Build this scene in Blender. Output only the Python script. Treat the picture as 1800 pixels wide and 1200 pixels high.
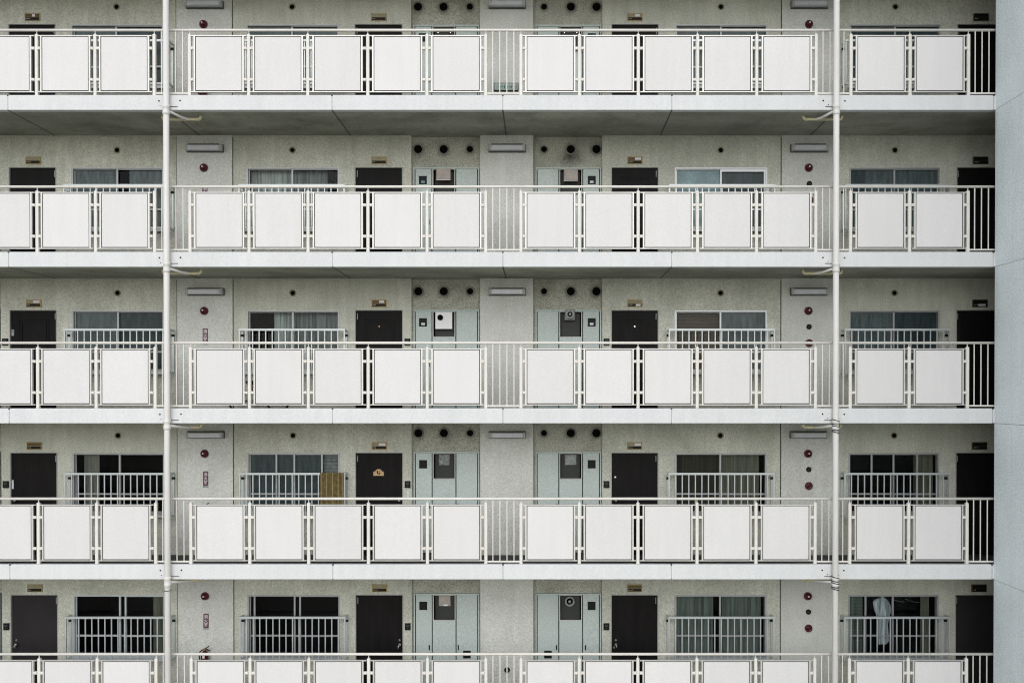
import bpy, math, random
from mathutils import Vector
random.seed(7)
S = bpy.context.scene
for o in list(bpy.data.objects): bpy.data.objects.remove(o)
COL = S.collection
R = math.radians
# ------------------------------------------------------------------ camera
DIST, FOC, XH, YH, ZE = 16.4, 1640.0, 952.0, 697.0, 12.0
cd = bpy.data.cameras.new("camera"); cam = bpy.data.objects.new("camera", cd); COL.objects.link(cam)
cd.sensor_width = 36; cd.lens = FOC / 1800 * 36; cd.clip_end = 2000; cd.clip_start = 0.1
PITCH = 0.43
cam.location = (0, -DIST, ZE); cam.rotation_euler = (R(90 - PITCH), 0, 0)
cd.shift_x = -(XH - 900) / 1800
cd.shift_y = (YH - 600 + FOC * math.tan(R(PITCH))) / 1800
S.camera = cam
# ------------------------------------------------------------------ world, sun, exposure
SUN_EL, SUN_AZ = 34.0, 180.0       # azimuth clockwise from +Y (north); 180 = straight behind the camera
w = bpy.data.worlds.new("World"); S.world = w; w.use_nodes = True
nt = w.node_tree; bg = nt.nodes["Background"]
sky = nt.nodes.new("ShaderNodeTexSky"); sky.sky_type = 'NISHITA'; sky.sun_disc = False
sky.sun_elevation = R(SUN_EL); sky.sun_rotation = R(SUN_AZ); sky.dust_density = 1.0; sky.air_density = 1.0
hs = nt.nodes.new("ShaderNodeHueSaturation"); hs.inputs['Saturation'].default_value = 0.36
nt.links.new(sky.outputs[0], hs.inputs['Color']); nt.links.new(hs.outputs[0], bg.inputs[0])
bg.inputs[1].default_value = 0.15
ld = bpy.data.lights.new("sun", 'SUN'); ld.energy = 0.9; ld.angle = R(60); ld.color = (1.0, 0.985, 0.965)
sun = bpy.data.objects.new("sun", ld); COL.objects.link(sun)
az, el = R(SUN_AZ), R(SUN_EL)
sd = Vector((math.sin(az) * math.cos(el), math.cos(az) * math.cos(el), math.sin(el)))
sun.rotation_euler = sd.to_track_quat('Z', 'Y').to_euler(); sun.location = (0, -30, 40)
vs = S.view_settings; vs.view_transform = 'Standard'; vs.look = 'None'; vs.exposure = 0.37; vs.gamma = 1
S.render.engine = 'CYCLES'
S.cycles.filter_width = 1.1; S.cycles.max_bounces = 10; S.cycles.diffuse_bounces = 5; S.cycles.transparent_max_bounces = 12

# ------------------------------------------------------------------ helpers
def X(px, Y=0.0): return (px - XH) * (DIST + Y) / FOC
def Z(py, Y=0.0): return ZE + (YH - py) * (DIST + Y) / FOC
PITCHZ = 2.745
def zc(k): return 17.285 - PITCHZ * k          # curb top of corridor k
def zf(k): return zc(k) - 0.10                 # finished floor of corridor k
def zb(k): return zc(k) - 0.263                # underside of deck k
YW, YA, YP = 1.60, 1.70, 1.57                  # wall, alcove back, pillar faces

ORG = {}
class MB:
    def __init__(s): s.v = []; s.f = []; s.sm = []
    def quad(s, *p, smooth=False):
        n = len(s.v); s.v += [tuple(q) for q in p]; s.f.append(tuple(range(n, n + len(p)))); s.sm.append(smooth); return s
    def box(s, x0, x1, y0, y1, z0, z1, c=0.0):
        if x0 > x1: x0, x1 = x1, x0
        if c <= 0:
            n = len(s.v)
            s.v += [(x, y, z) for z in (z0, z1) for y in (y0, y1) for x in (x0, x1)]
            for f in ((0,2,3,1),(4,5,7,6),(0,1,5,4),(2,6,7,3),(0,4,6,2),(1,3,7,5)):
                s.f.append(tuple(n + i for i in f)); s.sm.append(False)
        else:   # chamfer round the four front (low y) edges
            n = len(s.v)
            s.v += [(x0,y1,z0),(x1,y1,z0),(x1,y1,z1),(x0,y1,z1),
                    (x0,y0+c,z0),(x1,y0+c,z0),(x1,y0+c,z1),(x0,y0+c,z1),
                    (x0+c,y0,z0+c),(x1-c,y0,z0+c),(x1-c,y0,z1-c),(x0+c,y0,z1-c)]
            for f in ((0,3,2,1),(8,9,10,11),(4,5,9,8),(5,6,10,9),(6,7,11,10),(7,4,8,11),
                      (0,1,5,4),(1,2,6,5),(2,3,7,6),(3,0,4,7)):
                s.f.append(tuple(n + i for i in f)); s.sm.append(False)
        return s
    def tube(s, a, b, r, n=12, r2=None, cap=True):
        a = Vector(a); b = Vector(b); d = (b - a).normalized(); r2 = r if r2 is None else r2
        u = d.orthogonal().normalized(); w_ = d.cross(u); m = len(s.v)
        for c, rr in ((a, r), (b, r2)):
            for i in range(n):
                t = 2 * math.pi * i / n; s.v.append(tuple(c + (u * math.cos(t) + w_ * math.sin(t)) * rr))
        for i in range(n):
            j = (i + 1) % n; s.f.append((m + i, m + j, m + n + j, m + n + i)); s.sm.append(n > 5)
        if cap:
            s.f.append(tuple(m + i for i in reversed(range(n)))); s.sm.append(False)
            s.f.append(tuple(m + n + i for i in range(n))); s.sm.append(False)
        return s
    def path(s, pts, r, n=10):
        pts = [Vector(p) for p in pts]; m = len(s.v); K = len(pts); u = None
        for i, p in enumerate(pts):
            d = (pts[min(i+1, K-1)] - pts[max(i-1, 0)]).normalized()
            u = d.orthogonal().normalized() if u is None else (u - d * u.dot(d)).normalized()
            w_ = d.cross(u)
            for j in range(n):
                t = 2*math.pi*j/n; s.v.append(tuple(p + (u*math.cos(t) + w_*math.sin(t))*r))
        for i in range(K-1):
            for j in range(n):
                q = (j+1) % n; s.f.append((m+i*n+j, m+i*n+q, m+(i+1)*n+q, m+(i+1)*n+j)); s.sm.append(True)
        s.f.append(tuple(m+j for j in reversed(range(n)))); s.sm.append(False)
        s.f.append(tuple(m+(K-1)*n+j for j in range(n))); s.sm.append(False)
        return s
    def lathe(s, c, prof, axis='y', n=24, sy=-1, smooth=True):
        """prof: list of (radius, offset along axis) ; axis y goes toward -y (out of the wall) or z up"""
        c = Vector(c); m = len(s.v)
        for r, h in prof:
            for i in range(n):
                t = 2*math.pi*i/n
                if axis == 'y': s.v.append((c.x + r*math.cos(t), c.y + sy*h, c.z + r*math.sin(t)))
                else: s.v.append((c.x + r*math.cos(t), c.y + r*math.sin(t), c.z + h))
        for k in range(len(prof)-1):
            for i in range(n):
                j = (i+1) % n; s.f.append((m+k*n+i, m+k*n+j, m+(k+1)*n+j, m+(k+1)*n+i)); s.sm.append(smooth)
        s.f.append(tuple(m+i for i in range(n))); s.sm.append(False)
        s.f.append(tuple(m+(len(prof)-1)*n+i for i in range(n))); s.sm.append(False)
        return s
    def prism(s, pts, y0, y1):
        m = len(s.v); n = len(pts)
        s.v += [(x, y0, z) for x, z in pts] + [(x, y1, z) for x, z in pts]
        s.f.append(tuple(m+i for i in range(n))); s.sm.append(False)
        s.f.append(tuple(m+n+i for i in reversed(range(n)))); s.sm.append(False)
        for i in range(n):
            j = (i+1) % n; s.f.append((m+i, m+n+i, m+n+j, m+j)); s.sm.append(False)
        return s
    def build(s, name, mat, parent=None, org=None):
        o3 = Vector(org) if org is not None else (ORG[parent.name] if parent else Vector((0,0,0)))
        me = bpy.data.meshes.new(name)
        me.from_pydata([(x-o3.x, y-o3.y, z-o3.z) for x, y, z in s.v], [], s.f)
        me.polygons.foreach_set('use_smooth', s.sm)
        if isinstance(mat, str): mat = M[mat]
        me.materials.append(mat); me.update()
        import bmesh
        b = bmesh.new(); b.from_mesh(me); bmesh.ops.recalc_face_normals(b, faces=b.faces); b.to_mesh(me); b.free()
        o = bpy.data.objects.new(name, me); COL.objects.link(o)
        if parent: o.parent = parent
        else: o.location = o3
        ORG[o.name] = o3
        return o
def tag(o, label=None, cat=None, group=None, kind=None):
    for k_, v_ in (('label', label), ('category', cat), ('group', group), ('kind', kind)):
        if v_: o[k_] = v_
    return o
def thing(name, label, cat, loc, group=None):
    o = bpy.data.objects.new(name, None); COL.objects.link(o); o.location = loc
    o.empty_display_size = 0.1; ORG[o.name] = Vector(loc)
    return tag(o, label, cat, group)
def dup(o, delta=(0,0,0), parent=None, label=None):
    c = o.copy(); COL.objects.link(c); d = Vector(delta)
    if parent is None:
        c.location = o.location + d; ORG[c.name] = ORG[o.name] + d
    else:
        c.parent = parent; ORG[c.name] = ORG[parent.name]
    for ch in [q for q in o.children if q is not c]: dup(ch, parent=c)
    if label: c['label'] = label
    return c
def dup_part(o, parent, delta):      # copy a part under another parent, shifted
    c = o.copy(); COL.objects.link(c); c.parent = parent
    c.location = o.location + Vector(delta) + (ORG[o.name] - ORG[parent.name]); ORG[c.name] = ORG[o.name]
    for ch in list(o.children):
        g = ch.copy(); COL.objects.link(g); g.parent = c; ORG[g.name] = ORG[o.name]
    return c

# ------------------------------------------------------------------ materials
M = {}
def mat(name, col, rough=0.6, var=0.0, vscale=3.0, grain=0.0, gscale=55.0, bump=0.0, metal=0.0, spec=0.4,
        stain=None, stain_amt=0.0, stretch=(1,1,1), streak=0.0, rnd=0.0):
    m = bpy.data.materials.new(name); m.use_nodes = True; n = m.node_tree.nodes; l = m.node_tree.links
    p = n["Principled BSDF"]; p.inputs['Roughness'].default_value = rough; p.inputs['Metallic'].default_value = metal
    p.inputs['Specular IOR Level'].default_value = spec
    p.inputs['Base Color'].default_value = (*col, 1)
    tc = n.new("ShaderNodeTexCoord"); oi = n.new("ShaderNodeObjectInfo")
    ad = n.new("ShaderNodeVectorMath"); ad.operation = 'MULTIPLY_ADD'
    cb = n.new("ShaderNodeCombineXYZ")
    for i in range(3): l.new(oi.outputs['Random'], cb.inputs[i])
    l.new(cb.outputs[0], ad.inputs[0]); ad.inputs[1].default_value = (37, 19, 53); l.new(tc.outputs['Object'], ad.inputs[2])
    vec = ad.outputs[0]
    cur = None
    def rgb(c):
        q = n.new("ShaderNodeRGB"); q.outputs[0].default_value = (*c, 1); return q.outputs[0]
    cur = rgb(col)
    def mulby(sock, amt, lo=0.3, hi=0.7):      # multiply colour by 1 +- amt from noise socket
        nonlocal cur
        mr = n.new("ShaderNodeMapRange"); mr.inputs[1].default_value = lo; mr.inputs[2].default_value = hi
        mr.inputs[3].default_value = 1 - amt; mr.inputs[4].default_value = 1 + amt; l.new(sock, mr.inputs[0])
        vm = n.new("ShaderNodeVectorMath"); vm.operation = 'SCALE'; l.new(cur, vm.inputs[0]); l.new(mr.outputs[0], vm.inputs['Scale'])
        cur = vm.outputs[0]
    if var:
        a = n.new("ShaderNodeTexNoise"); a.inputs['Scale'].default_value = vscale; a.inputs['Detail'].default_value = 5
        mp = n.new("ShaderNodeMapping"); mp.inputs['Scale'].default_value = stretch
        l.new(vec, mp.inputs[0]); l.new(mp.outputs[0], a.inputs['Vector']); mulby(a.outputs[0], var)
    if streak:
        a = n.new("ShaderNodeTexNoise"); a.inputs['Scale'].default_value = 4.0; a.inputs['Detail'].default_value = 6
        mp = n.new("ShaderNodeMapping"); mp.inputs['Scale'].default_value = (2.2, 2.2, 0.22)
        l.new(vec, mp.inputs[0]); l.new(mp.outputs[0], a.inputs['Vector']); mulby(a.outputs[0], streak)
    if stain:
        a = n.new("ShaderNodeTexNoise"); a.inputs['Scale'].default_value = 1.7; a.inputs['Detail'].default_value = 7
        a.inputs['Roughness'].default_value = 0.65
        l.new(vec, a.inputs['Vector'])
        mr = n.new("ShaderNodeMapRange"); mr.inputs[1].default_value = 0.45; mr.inputs[2].default_value = 0.72; mr.inputs[4].default_value = stain_amt
        l.new(a.outputs[0], mr.inputs[0])
        mx = n.new("ShaderNodeMix"); mx.data_type = 'RGBA'; l.new(mr.outputs[0], mx.inputs[0])
        l.new(cur, mx.inputs[6]); mx.inputs[7].default_value = (*stain, 1); cur = mx.outputs[2]
    g = None
    if grain or bump:
        g = n.new("ShaderNodeTexNoise"); g.inputs['Scale'].default_value = gscale; g.inputs['Detail'].default_value = 2.5
        g.inputs['Roughness'].default_value = 0.7; l.new(vec, g.inputs['Vector'])
        if grain: mulby(g.outputs[0], grain)
    if rnd:
        mulby(oi.outputs['Random'], rnd, 0, 1)
    l.new(cur, p.inputs['Base Color'])
    if bump:
        b = n.new("ShaderNodeBump"); b.inputs['Strength'].default_value = bump; b.inputs['Distance'].default_value = 0.01
        l.new(g.outputs[0], b.inputs['Height']); l.new(b.outputs[0], p.inputs['Normal'])
    M[name] = m; return m

mat("wall_render", (0.545,0.549,0.475), 0.9, var=0.08, vscale=1.1, grain=0.27, gscale=40, bump=0.5, streak=0.08, stain=(0.36,0.36,0.29), stain_amt=0.5)
mat('pillar_render', (0.60,0.607,0.565), 0.9, var=0.05, vscale=1.3, grain=0.20, gscale=40, bump=0.3, streak=0.04, stain=(0.42,0.42,0.36), stain_amt=0.35)
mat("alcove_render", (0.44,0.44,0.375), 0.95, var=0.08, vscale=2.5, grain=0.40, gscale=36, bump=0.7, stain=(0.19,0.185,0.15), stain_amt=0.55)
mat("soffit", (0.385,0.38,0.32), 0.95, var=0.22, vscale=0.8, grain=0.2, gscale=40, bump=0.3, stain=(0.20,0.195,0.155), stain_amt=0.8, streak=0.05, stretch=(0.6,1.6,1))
mat('fascia', (0.645,0.65,0.655), 0.75, var=0.025, vscale=1.2, grain=0.07, gscale=40, bump=0.15, streak=0.03, stain=(0.57,0.58,0.59), stain_amt=0.3)
mat('wing_paint', (0.76,0.82,0.84), 0.85, var=0.04, vscale=1.2, grain=0.24, gscale=40, bump=0.3, streak=0.03)
mat('joint_sealant', (0.22,0.22,0.21), 0.9)
mat('end_wall_shade', (0.07,0.07,0.06), 0.9, var=0.1)  # near black: the right bay's shade is put into the wall colour
mat('joint_soffit', (0.13,0.13,0.115), 0.9)
mat('joint_dark', (0.06,0.06,0.055), 0.9)
mat('joint_pale', (0.42,0.42,0.42), 0.9)
mat('deck_vinyl', (0.045,0.05,0.05), 0.8, var=0.15, vscale=2, grain=0.1)
mat('panel_white', (0.66,0.645,0.64), 0.55, var=0.012, vscale=1.5, grain=0.05, gscale=40, rnd=0.03, bump=0.05, streak=0.018)
mat('cream_paint', (0.71,0.685,0.64), 0.45, var=0.03, vscale=6, grain=0.03, stain=(0.5,0.45,0.36), stain_amt=0.25)
mat('panel_frame', (0.60,0.59,0.56), 0.4, metal=0.4, var=0.04, vscale=3)
mat('gasket', (0.06,0.055,0.05), 0.8)
mat('pipe_pvc', (0.66,0.645,0.62), 0.5, var=0.03, vscale=2, grain=0.03, streak=0.02)
mat('pipe_beige', (0.55,0.50,0.33), 0.6, var=0.08, vscale=6)
mat('door_brown', (0.0078,0.0068,0.0068), 0.55, var=0.3, vscale=5, grain=0.25, gscale=40, spec=0.12, stretch=(2,1,0.3))
mat('door_taupe', (0.024,0.021,0.022), 0.6, var=0.1, vscale=2.5, grain=0.15, gscale=40, spec=0.2)
mat('door_frame', (0.33,0.33,0.31), 0.5, var=0.04)
mat('alu', (0.54,0.575,0.58), 0.35, metal=0.25, var=0.04, vscale=4)
mat('alu_dull', (0.36,0.37,0.37), 0.45, metal=0.4, var=0.05, vscale=4)
mat('alu_white', (0.82,0.83,0.85), 0.35)
mat('cabinet', (0.485,0.548,0.522), 0.55, var=0.03, vscale=1.5, grain=0.19, gscale=45, rnd=0.02)
mat('gap_dark', (0.05,0.055,0.055), 0.8)
mat('room_dark', (0.018,0.018,0.017), 0.9)
mat('frosted', (0.068,0.092,0.094), 0.3, var=0.38, vscale=7, grain=0.25, gscale=40, stretch=(2.2,1,0.35), spec=0.25)
mat('frosted_light', (0.19,0.28,0.30), 0.3, var=0.2, vscale=4, grain=0.2, gscale=40, spec=0.25)
mat('frosted_dark', (0.030,0.046,0.049), 0.3, var=0.45, vscale=5, grain=0.25, gscale=40, stretch=(2.2,1,0.35), spec=0.2)
mat('curtain', (0.33,0.36,0.34), 0.9, var=0.6, vscale=6, grain=0.12, stretch=(4,1,0.16))  # streaks here and below paint fold shading into the curtain colours
mat('curtain_grey', (0.17,0.185,0.185), 0.9, var=0.6, vscale=6, grain=0.12, stretch=(4,1,0.16))
mat('curtain_green', (0.135,0.160,0.140), 0.9, var=0.5, vscale=6, grain=0.12, stretch=(4,1,0.16))
mat('curtain_brown', (0.045,0.04,0.03), 0.9, var=0.4, vscale=6, grain=0.12, stretch=(4,1,0.16))
mat('curtain_beige', (0.20,0.195,0.165), 0.9, var=0.4, vscale=6, grain=0.12, stretch=(4,1,0.16))
mat('curtain_olive', (0.14,0.14,0.105), 0.9, var=0.4, vscale=6, grain=0.12, stretch=(4,1,0.16))
mat('blind_brown', (0.13,0.105,0.08), 0.8, var=0.15, vscale=8, grain=0.2, stretch=(0.4,1,3))
mat('shirt_blue', (0.44,0.48,0.51), 0.9, var=0.6, vscale=7, stretch=(4,1,0.35))  # stretched noise paints shaded folds into the cloth colour
mat('lamp_body', (0.42,0.43,0.43), 0.45, var=0.06, vscale=5, grain=0.06)
mat('lamp_lens', (0.58,0.59,0.63), 0.25, var=0.05, vscale=8, grain=0.1)
mat('lamp_base', (0.10,0.10,0.09), 0.6, var=0.15)
mat('lamp_soot', (0.07,0.07,0.06), 0.9, var=0.2)
mat('red_lens', (0.075,0.005,0.008), 0.25, spec=0.4)
mat('maroon', (0.10,0.012,0.035), 0.4)
mat('sign_white', (0.72,0.70,0.74), 0.5)
mat('black_plastic', (0.010,0.012,0.012), 0.5, spec=0.15)
mat('vent_ring', (0.30,0.27,0.18), 0.7, var=0.15, vscale=20)
mat('vent_ring_grey', (0.22,0.22,0.19), 0.7, var=0.2, vscale=20)
mat('vent_black', (0.004,0.004,0.0035), 0.95, spec=0.05)
mat('brass', (0.36,0.26,0.10), 0.4, metal=0.4, var=0.15, vscale=15)
mat('brass_dark', (0.10,0.07,0.03), 0.5, metal=0.3)
mat('chrome', (0.75,0.73,0.68), 0.2, metal=0.9)
mat('green_sign', (0.30,0.36,0.32), 0.5, grain=0.3)
mat('green_ink', (0.01,0.14,0.085), 0.5)
mat('wood_tan', (0.52,0.36,0.19), 0.7, var=0.15, vscale=20)
mat('reed', (0.165,0.12,0.045), 0.85, var=0.35, vscale=14, grain=0.3, gscale=60)
mat('reed_thread', (0.33,0.27,0.13), 0.9)
mat('heater_dark', (0.03,0.034,0.031), 0.6, var=0.15)
mat('cover_beige', (0.42,0.37,0.33), 0.7, var=0.12, vscale=12, grain=0.15)
mat('cover_white', (0.85,0.85,0.86), 0.5, var=0.02)
mat('cover_grey', (0.27,0.29,0.28), 0.7, var=0.3, vscale=14)
mat('rubber', (0.012,0.012,0.012), 0.7)
mat('bike_red', (0.10,0.02,0.022), 0.35)
mat('sticker', (0.62,0.66,0.70), 0.5)
mat('ground_asphalt', (0.43,0.43,0.355), 0.95, var=0.15, vscale=0.15, grain=0.15, gscale=8)
def glass_mat():
    m = bpy.data.materials.new('glass'); m.use_nodes = True; n = m.node_tree.nodes; l = m.node_tree.links
    n.remove(n["Principled BSDF"]); out = n["Material Output"]
    t = n.new("ShaderNodeBsdfTransparent"); t.inputs[0].default_value = (0.84,0.88,0.875,1)
    g = n.new("ShaderNodeBsdfGlossy"); g.inputs['Roughness'].default_value = 0.04; g.inputs[0].default_value = (1,1,1,1)
    f = n.new("ShaderNodeFresnel"); f.inputs[0].default_value = 1.2
    mx = n.new("ShaderNodeMixShader"); l.new(f.outputs[0], mx.inputs[0]); l.new(t.outputs[0], mx.inputs[1]); l.new(g.outputs[0], mx.inputs[2])
    l.new(mx.outputs[0], out.inputs[0]); M['glass'] = m
glass_mat()

def soot_mat():
    m = bpy.data.materials.new('soot'); m.use_nodes = True; n = m.node_tree.nodes; l = m.node_tree.links
    p = n["Principled BSDF"]; p.inputs['Base Color'].default_value = (0.055,0.052,0.042,1); p.inputs['Roughness'].default_value = 0.95
    out = n["Material Output"]; t = n.new("ShaderNodeBsdfTransparent"); mx = n.new("ShaderNodeMixShader")
    tc = n.new("ShaderNodeTexCoord"); oi = n.new("ShaderNodeObjectInfo"); ns = n.new("ShaderNodeTexNoise"); ns.inputs['Scale'].default_value = 14; ns.inputs['Detail'].default_value = 6
    ad = n.new("ShaderNodeVectorMath"); ad.operation = 'ADD'; l.new(tc.outputs['Object'], ad.inputs[0]); l.new(oi.outputs['Location'], ad.inputs[1]); l.new(ad.outputs[0], ns.inputs['Vector'])
    gr = n.new("ShaderNodeVectorMath"); gr.operation = 'LENGTH'
    mp = n.new("ShaderNodeMapping"); mp.inputs['Location'].default_value = (-1,-1,-1); mp.inputs['Scale'].default_value = (2,0,2)
    mp.inputs['Location'].default_value = (-1,0,-1); l.new(tc.outputs['Generated'], mp.inputs[0]); l.new(mp.outputs[0], gr.inputs[0])
    mr = n.new("ShaderNodeMapRange"); mr.inputs[1].default_value = 1.0; mr.inputs[2].default_value = 0.1; mr.inputs[3].default_value = 0; mr.inputs[4].default_value = 1; l.new(gr.outputs['Value'], mr.inputs[0])
    m2 = n.new("ShaderNodeMapRange"); m2.inputs[1].default_value = 0.2; m2.inputs[2].default_value = 0.8; m2.inputs[3].default_value = 0.2; m2.inputs[4].default_value = 0.75; l.new(ns.outputs[0], m2.inputs[0])
    mu = n.new("ShaderNodeMath"); mu.operation = 'MULTIPLY'; l.new(mr.outputs[0], mu.inputs[0]); l.new(m2.outputs[0], mu.inputs[1])
    l.new(mu.outputs[0], mx.inputs[0]); l.new(t.outputs[0], mx.inputs[1]); l.new(p.outputs[0], mx.inputs[2]); l.new(mx.outputs[0], out.inputs[0]); M['soot'] = m
soot_mat()

# ------------------------------------------------------------------ the setting
g = MB().quad((-400,-600,0),(400,-600,0),(400,400,0),(-400,400,0)).build('ground', 'ground_asphalt')
tag(g, kind='structure')

# ------------------------------------------------------------------ the building
XL, XR = X(-262), X(1771,YW)
XWING = X(1748)
B = thing('apartment_building', 'pale concrete apartment block with stacked open corridors and white deck edges', 'apartment building', (0, 2, 0))
FL = ['topmost','second','middle','fourth','lowest']
SEAMS = [-290, 16, 294.5, 584.5, 884, 1180.5, 1468.5, 1745]
for k in range(-1, 6):
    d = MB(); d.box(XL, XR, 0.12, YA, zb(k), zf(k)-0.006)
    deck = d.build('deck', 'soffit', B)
    MB().box(XL, XR, 0.121, YA-0.001, zf(k)-0.0055, zf(k)).build('floor_finish', 'deck_vinyl', deck)
    for a in SEAMS[1:]:
        if a != 1745: MB().box(X(a)-0.013, X(a)+0.013, 0.004, YW, zb(k)-0.0035, zb(k)+0.015).build('joint', 'joint_soffit', deck)
        MB().box(X(a)-0.006, X(a)+0.006, 0.003, 0.1, zb(k)+0.02, zc(k)-0.02).build('joint', 'joint_pale', deck)
        MB().box(X(a)-0.014, X(a)+0.014, -0.003, 0.1, zc(k)-0.017, zc(k)+0.001).build('joint', 'joint_dark', deck)
    for a, b_ in zip(SEAMS[:-1], SEAMS[1:]):
        xa = max(X(a), XL)
        MB().box(xa+0.004, X(b_)-0.004, 0.0, 0.12, zb(k), zc(k), c=0.006).build('fascia_panel', 'fascia', deck)
    MB().box(X(1745)+0.006, X(1752), -0.002, 0.118, zb(k)+0.004, zc(k)-0.004, c=0.01).build('fascia_panel', 'fascia', deck)
    bo = MB()
    for a, dz in ((281, 0.105), (318, 0.10), (1446, 0.10), (1484, 0.105)):
        bo.lathe((X(a), 0.001, zc(k)-dz), [(0.016,0.0),(0.014,0.003)], n=10)
    for a, dz in ((283, 0.19), (1455, 0.17)):
        bo.lathe((X(a), 0.001, zc(k)-dz), [(0.009,0.0),(0.008,0.003)], n=8)
    bo.build('bolt_hole', 'vent_black', deck)

DOORS = [(17,100.5,'R'),(624,708.5,'L'),(1074,1157.5,'R'),(1680,1763.5,'L')]     # hinge side
WINS = [(127,289),(434,597),(1185.5,1348),(1491.5,1651)]
ALC = [(-118,2),(723.5,843.5),(938,1058.5)]
PIL = [(312,409),(844,937.5),(1373.5,1470)]
DH, WS, WT = 1.975, 0.762, 1.968
def wall_seg(mb, x0, x1, z0, z1, y, openings, depth=0.14):
    xs = sorted({x0, x1, *[v for o in openings for v in o[:2]]}); zs = sorted({z0, z1, *[v for o in openings for v in o[2:]]})
    for i in range(len(xs)-1):
        for j in range(len(zs)-1):
            cx, cz = (xs[i]+xs[i+1])/2, (zs[j]+zs[j+1])/2
            if any(o[0] < cx < o[1] and o[2] < cz < o[3] for o in openings): continue
            mb.quad((xs[i],y,zs[j]),(xs[i+1],y,zs[j]),(xs[i+1],y,zs[j+1]),(xs[i],y,zs[j+1]))
    for a, b_, c, d in openings:
        mb.quad((a,y,c),(a,y+depth,c),(a,y+depth,d),(a,y,d)); mb.quad((b_,y,c),(b_,y,d),(b_,y+depth,d),(b_,y+depth,c))
        mb.quad((a,y,d),(a,y+depth,d),(b_,y+depth,d),(b_,y,d)); mb.quad((a,y,c),(b_,y,c),(b_,y+depth,c),(a,y+depth,c))
for k in range(-1, 5):
    z0, z1 = zf(k), zb(k-1)
    ops = [(X(a,YW), X(b_,YW), z0-0.02+0.02, z0+DH) for a, b_, _ in DOORS] + [(X(a,YW), X(b_,YW), z0+WS, z0+WT) for a, b_ in WINS]
    edges = [XL, X(-118,YW), X(2,YW), X(723.5,YW), X(843.5,YW), X(938,YW), X(1058.5,YW), XR]
    for i in range(0, len(edges)-1):
        a, b_ = edges[i], edges[i+1]
        if i % 2 == 0:
            if i == 0: o_ = []
            else: o_ = [q for q in ops if a < q[0] < b_]
            cuts = [a, b_] if i == 0 or i == 6 else None
            pcs = [(a, b_, o_)]
            if i == 2: pcs = [(a, X(312,YW)+0.02, [q for q in o_ if q[0] < X(312,YW)]), (X(409,YW)-0.02, b_, [q for q in o_ if q[0] > X(409,YW)])]
            if i == 4: pcs = []      # the middle pillar fills this bay
            if i == 6: pcs = [(a, X(1373.5,YW)+0.02, [q for q in o_ if q[0] < X(1373,YW)]), (X(1470,YW)-0.02, b_, [q for q in o_ if q[0] > X(1470,YW)])]
            for n_, (u, v, oo) in enumerate(pcs):
                wl = MB(); wall_seg(wl, u, v, z0, z1, YW, oo)
                if n_ == 0 and i > 0: wl.quad((a,YW,z0),(a,YA,z0),(a,YA,z1),(a,YW,z1))
                if n_ == len(pcs)-1 and b_ < XR: wl.quad((b_,YW,z0),(b_,YW,z1),(b_,YA,z1),(b_,YA,z0))
                wall = wl.build('wall', 'wall_render', B)
    # trim line under the ceiling and skirting
    for a, b_ in ((2,311.5),(409.5,723),(1059,1373),(1470.5,1770)):
        MB().box(X(a,YW), X(b_,YW), YW-0.012, YW-0.0005, z1-0.028, z1-0.001).build('cornice', 'wall_render', B)
    for a, b_ in ((100.5,311.5),(409.5,624),(1157.5,1373),(1470.5,1680)):
        MB().box(X(a,YW)+0.03, X(b_,YW)-0.03, YW-0.012, YW-0.0005, z0+0.001, z0+0.05).build('skirting', 'pillar_render', B)
    for a, b_ in PIL:
        MB().box(X(a,YP), X(b_,YP), YP, YW+0.11, z0, z1-0.001).build('pillar', 'pillar_render', B)
    for a in (311.2, 409.9, 1372.5, 1470.6):
        jw = 0.012 if a in (409.9, 1372.5) else 0.006
        MB().box(X(a,YW)-jw, X(a,YW)+jw, YW-0.004, YW+0.003, z0, z1-0.03).build('wall_joint', 'joint_dark' if jw > 0.01 else 'joint_sealant', B)
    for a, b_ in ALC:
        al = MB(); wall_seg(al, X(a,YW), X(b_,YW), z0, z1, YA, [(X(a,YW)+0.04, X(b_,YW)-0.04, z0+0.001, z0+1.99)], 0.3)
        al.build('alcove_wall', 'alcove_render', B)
    # dark rooms behind the windows
    for a, b_ in WINS:
        rm = MB()
        x0, x1 = X(a,YW)-0.5, X(b_,YW)+0.4; y0, y1 = YW+0.141, YW+2.6; za, zz = z0+0.02, z1-0.1
        rm.quad((x0,y1,za),(x1,y1,za),(x1,y1,zz),(x0,y1,zz)); rm.quad((x0,y0,za),(x1,y0,za),(x1,y1,za),(x0,y1,za))
        rm.quad((x0,y0,zz),(x1,y0,zz),(x1,y1,zz),(x0,y1,zz)); rm.quad((x0,y0,za),(x0,y1,za),(x0,y1,zz),(x0,y0,zz))
        rm.quad((x1,y0,za),(x1,y1,za),(x1,y1,zz),(x1,y0,zz))
        rm.build('room', 'room_dark', B)
    for a, b_ in ALC:
        rm = MB(); x0, x1 = X(a,YW)+0.02, X(b_,YW)-0.02
        rm.quad((x0,YA+0.3,z0),(x1,YA+0.3,z0),(x1,YA+0.3,z0+2.0),(x0,YA+0.3,z0+2.0))
        rm.build('shaft_wall', 'room_dark', B)
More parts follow.
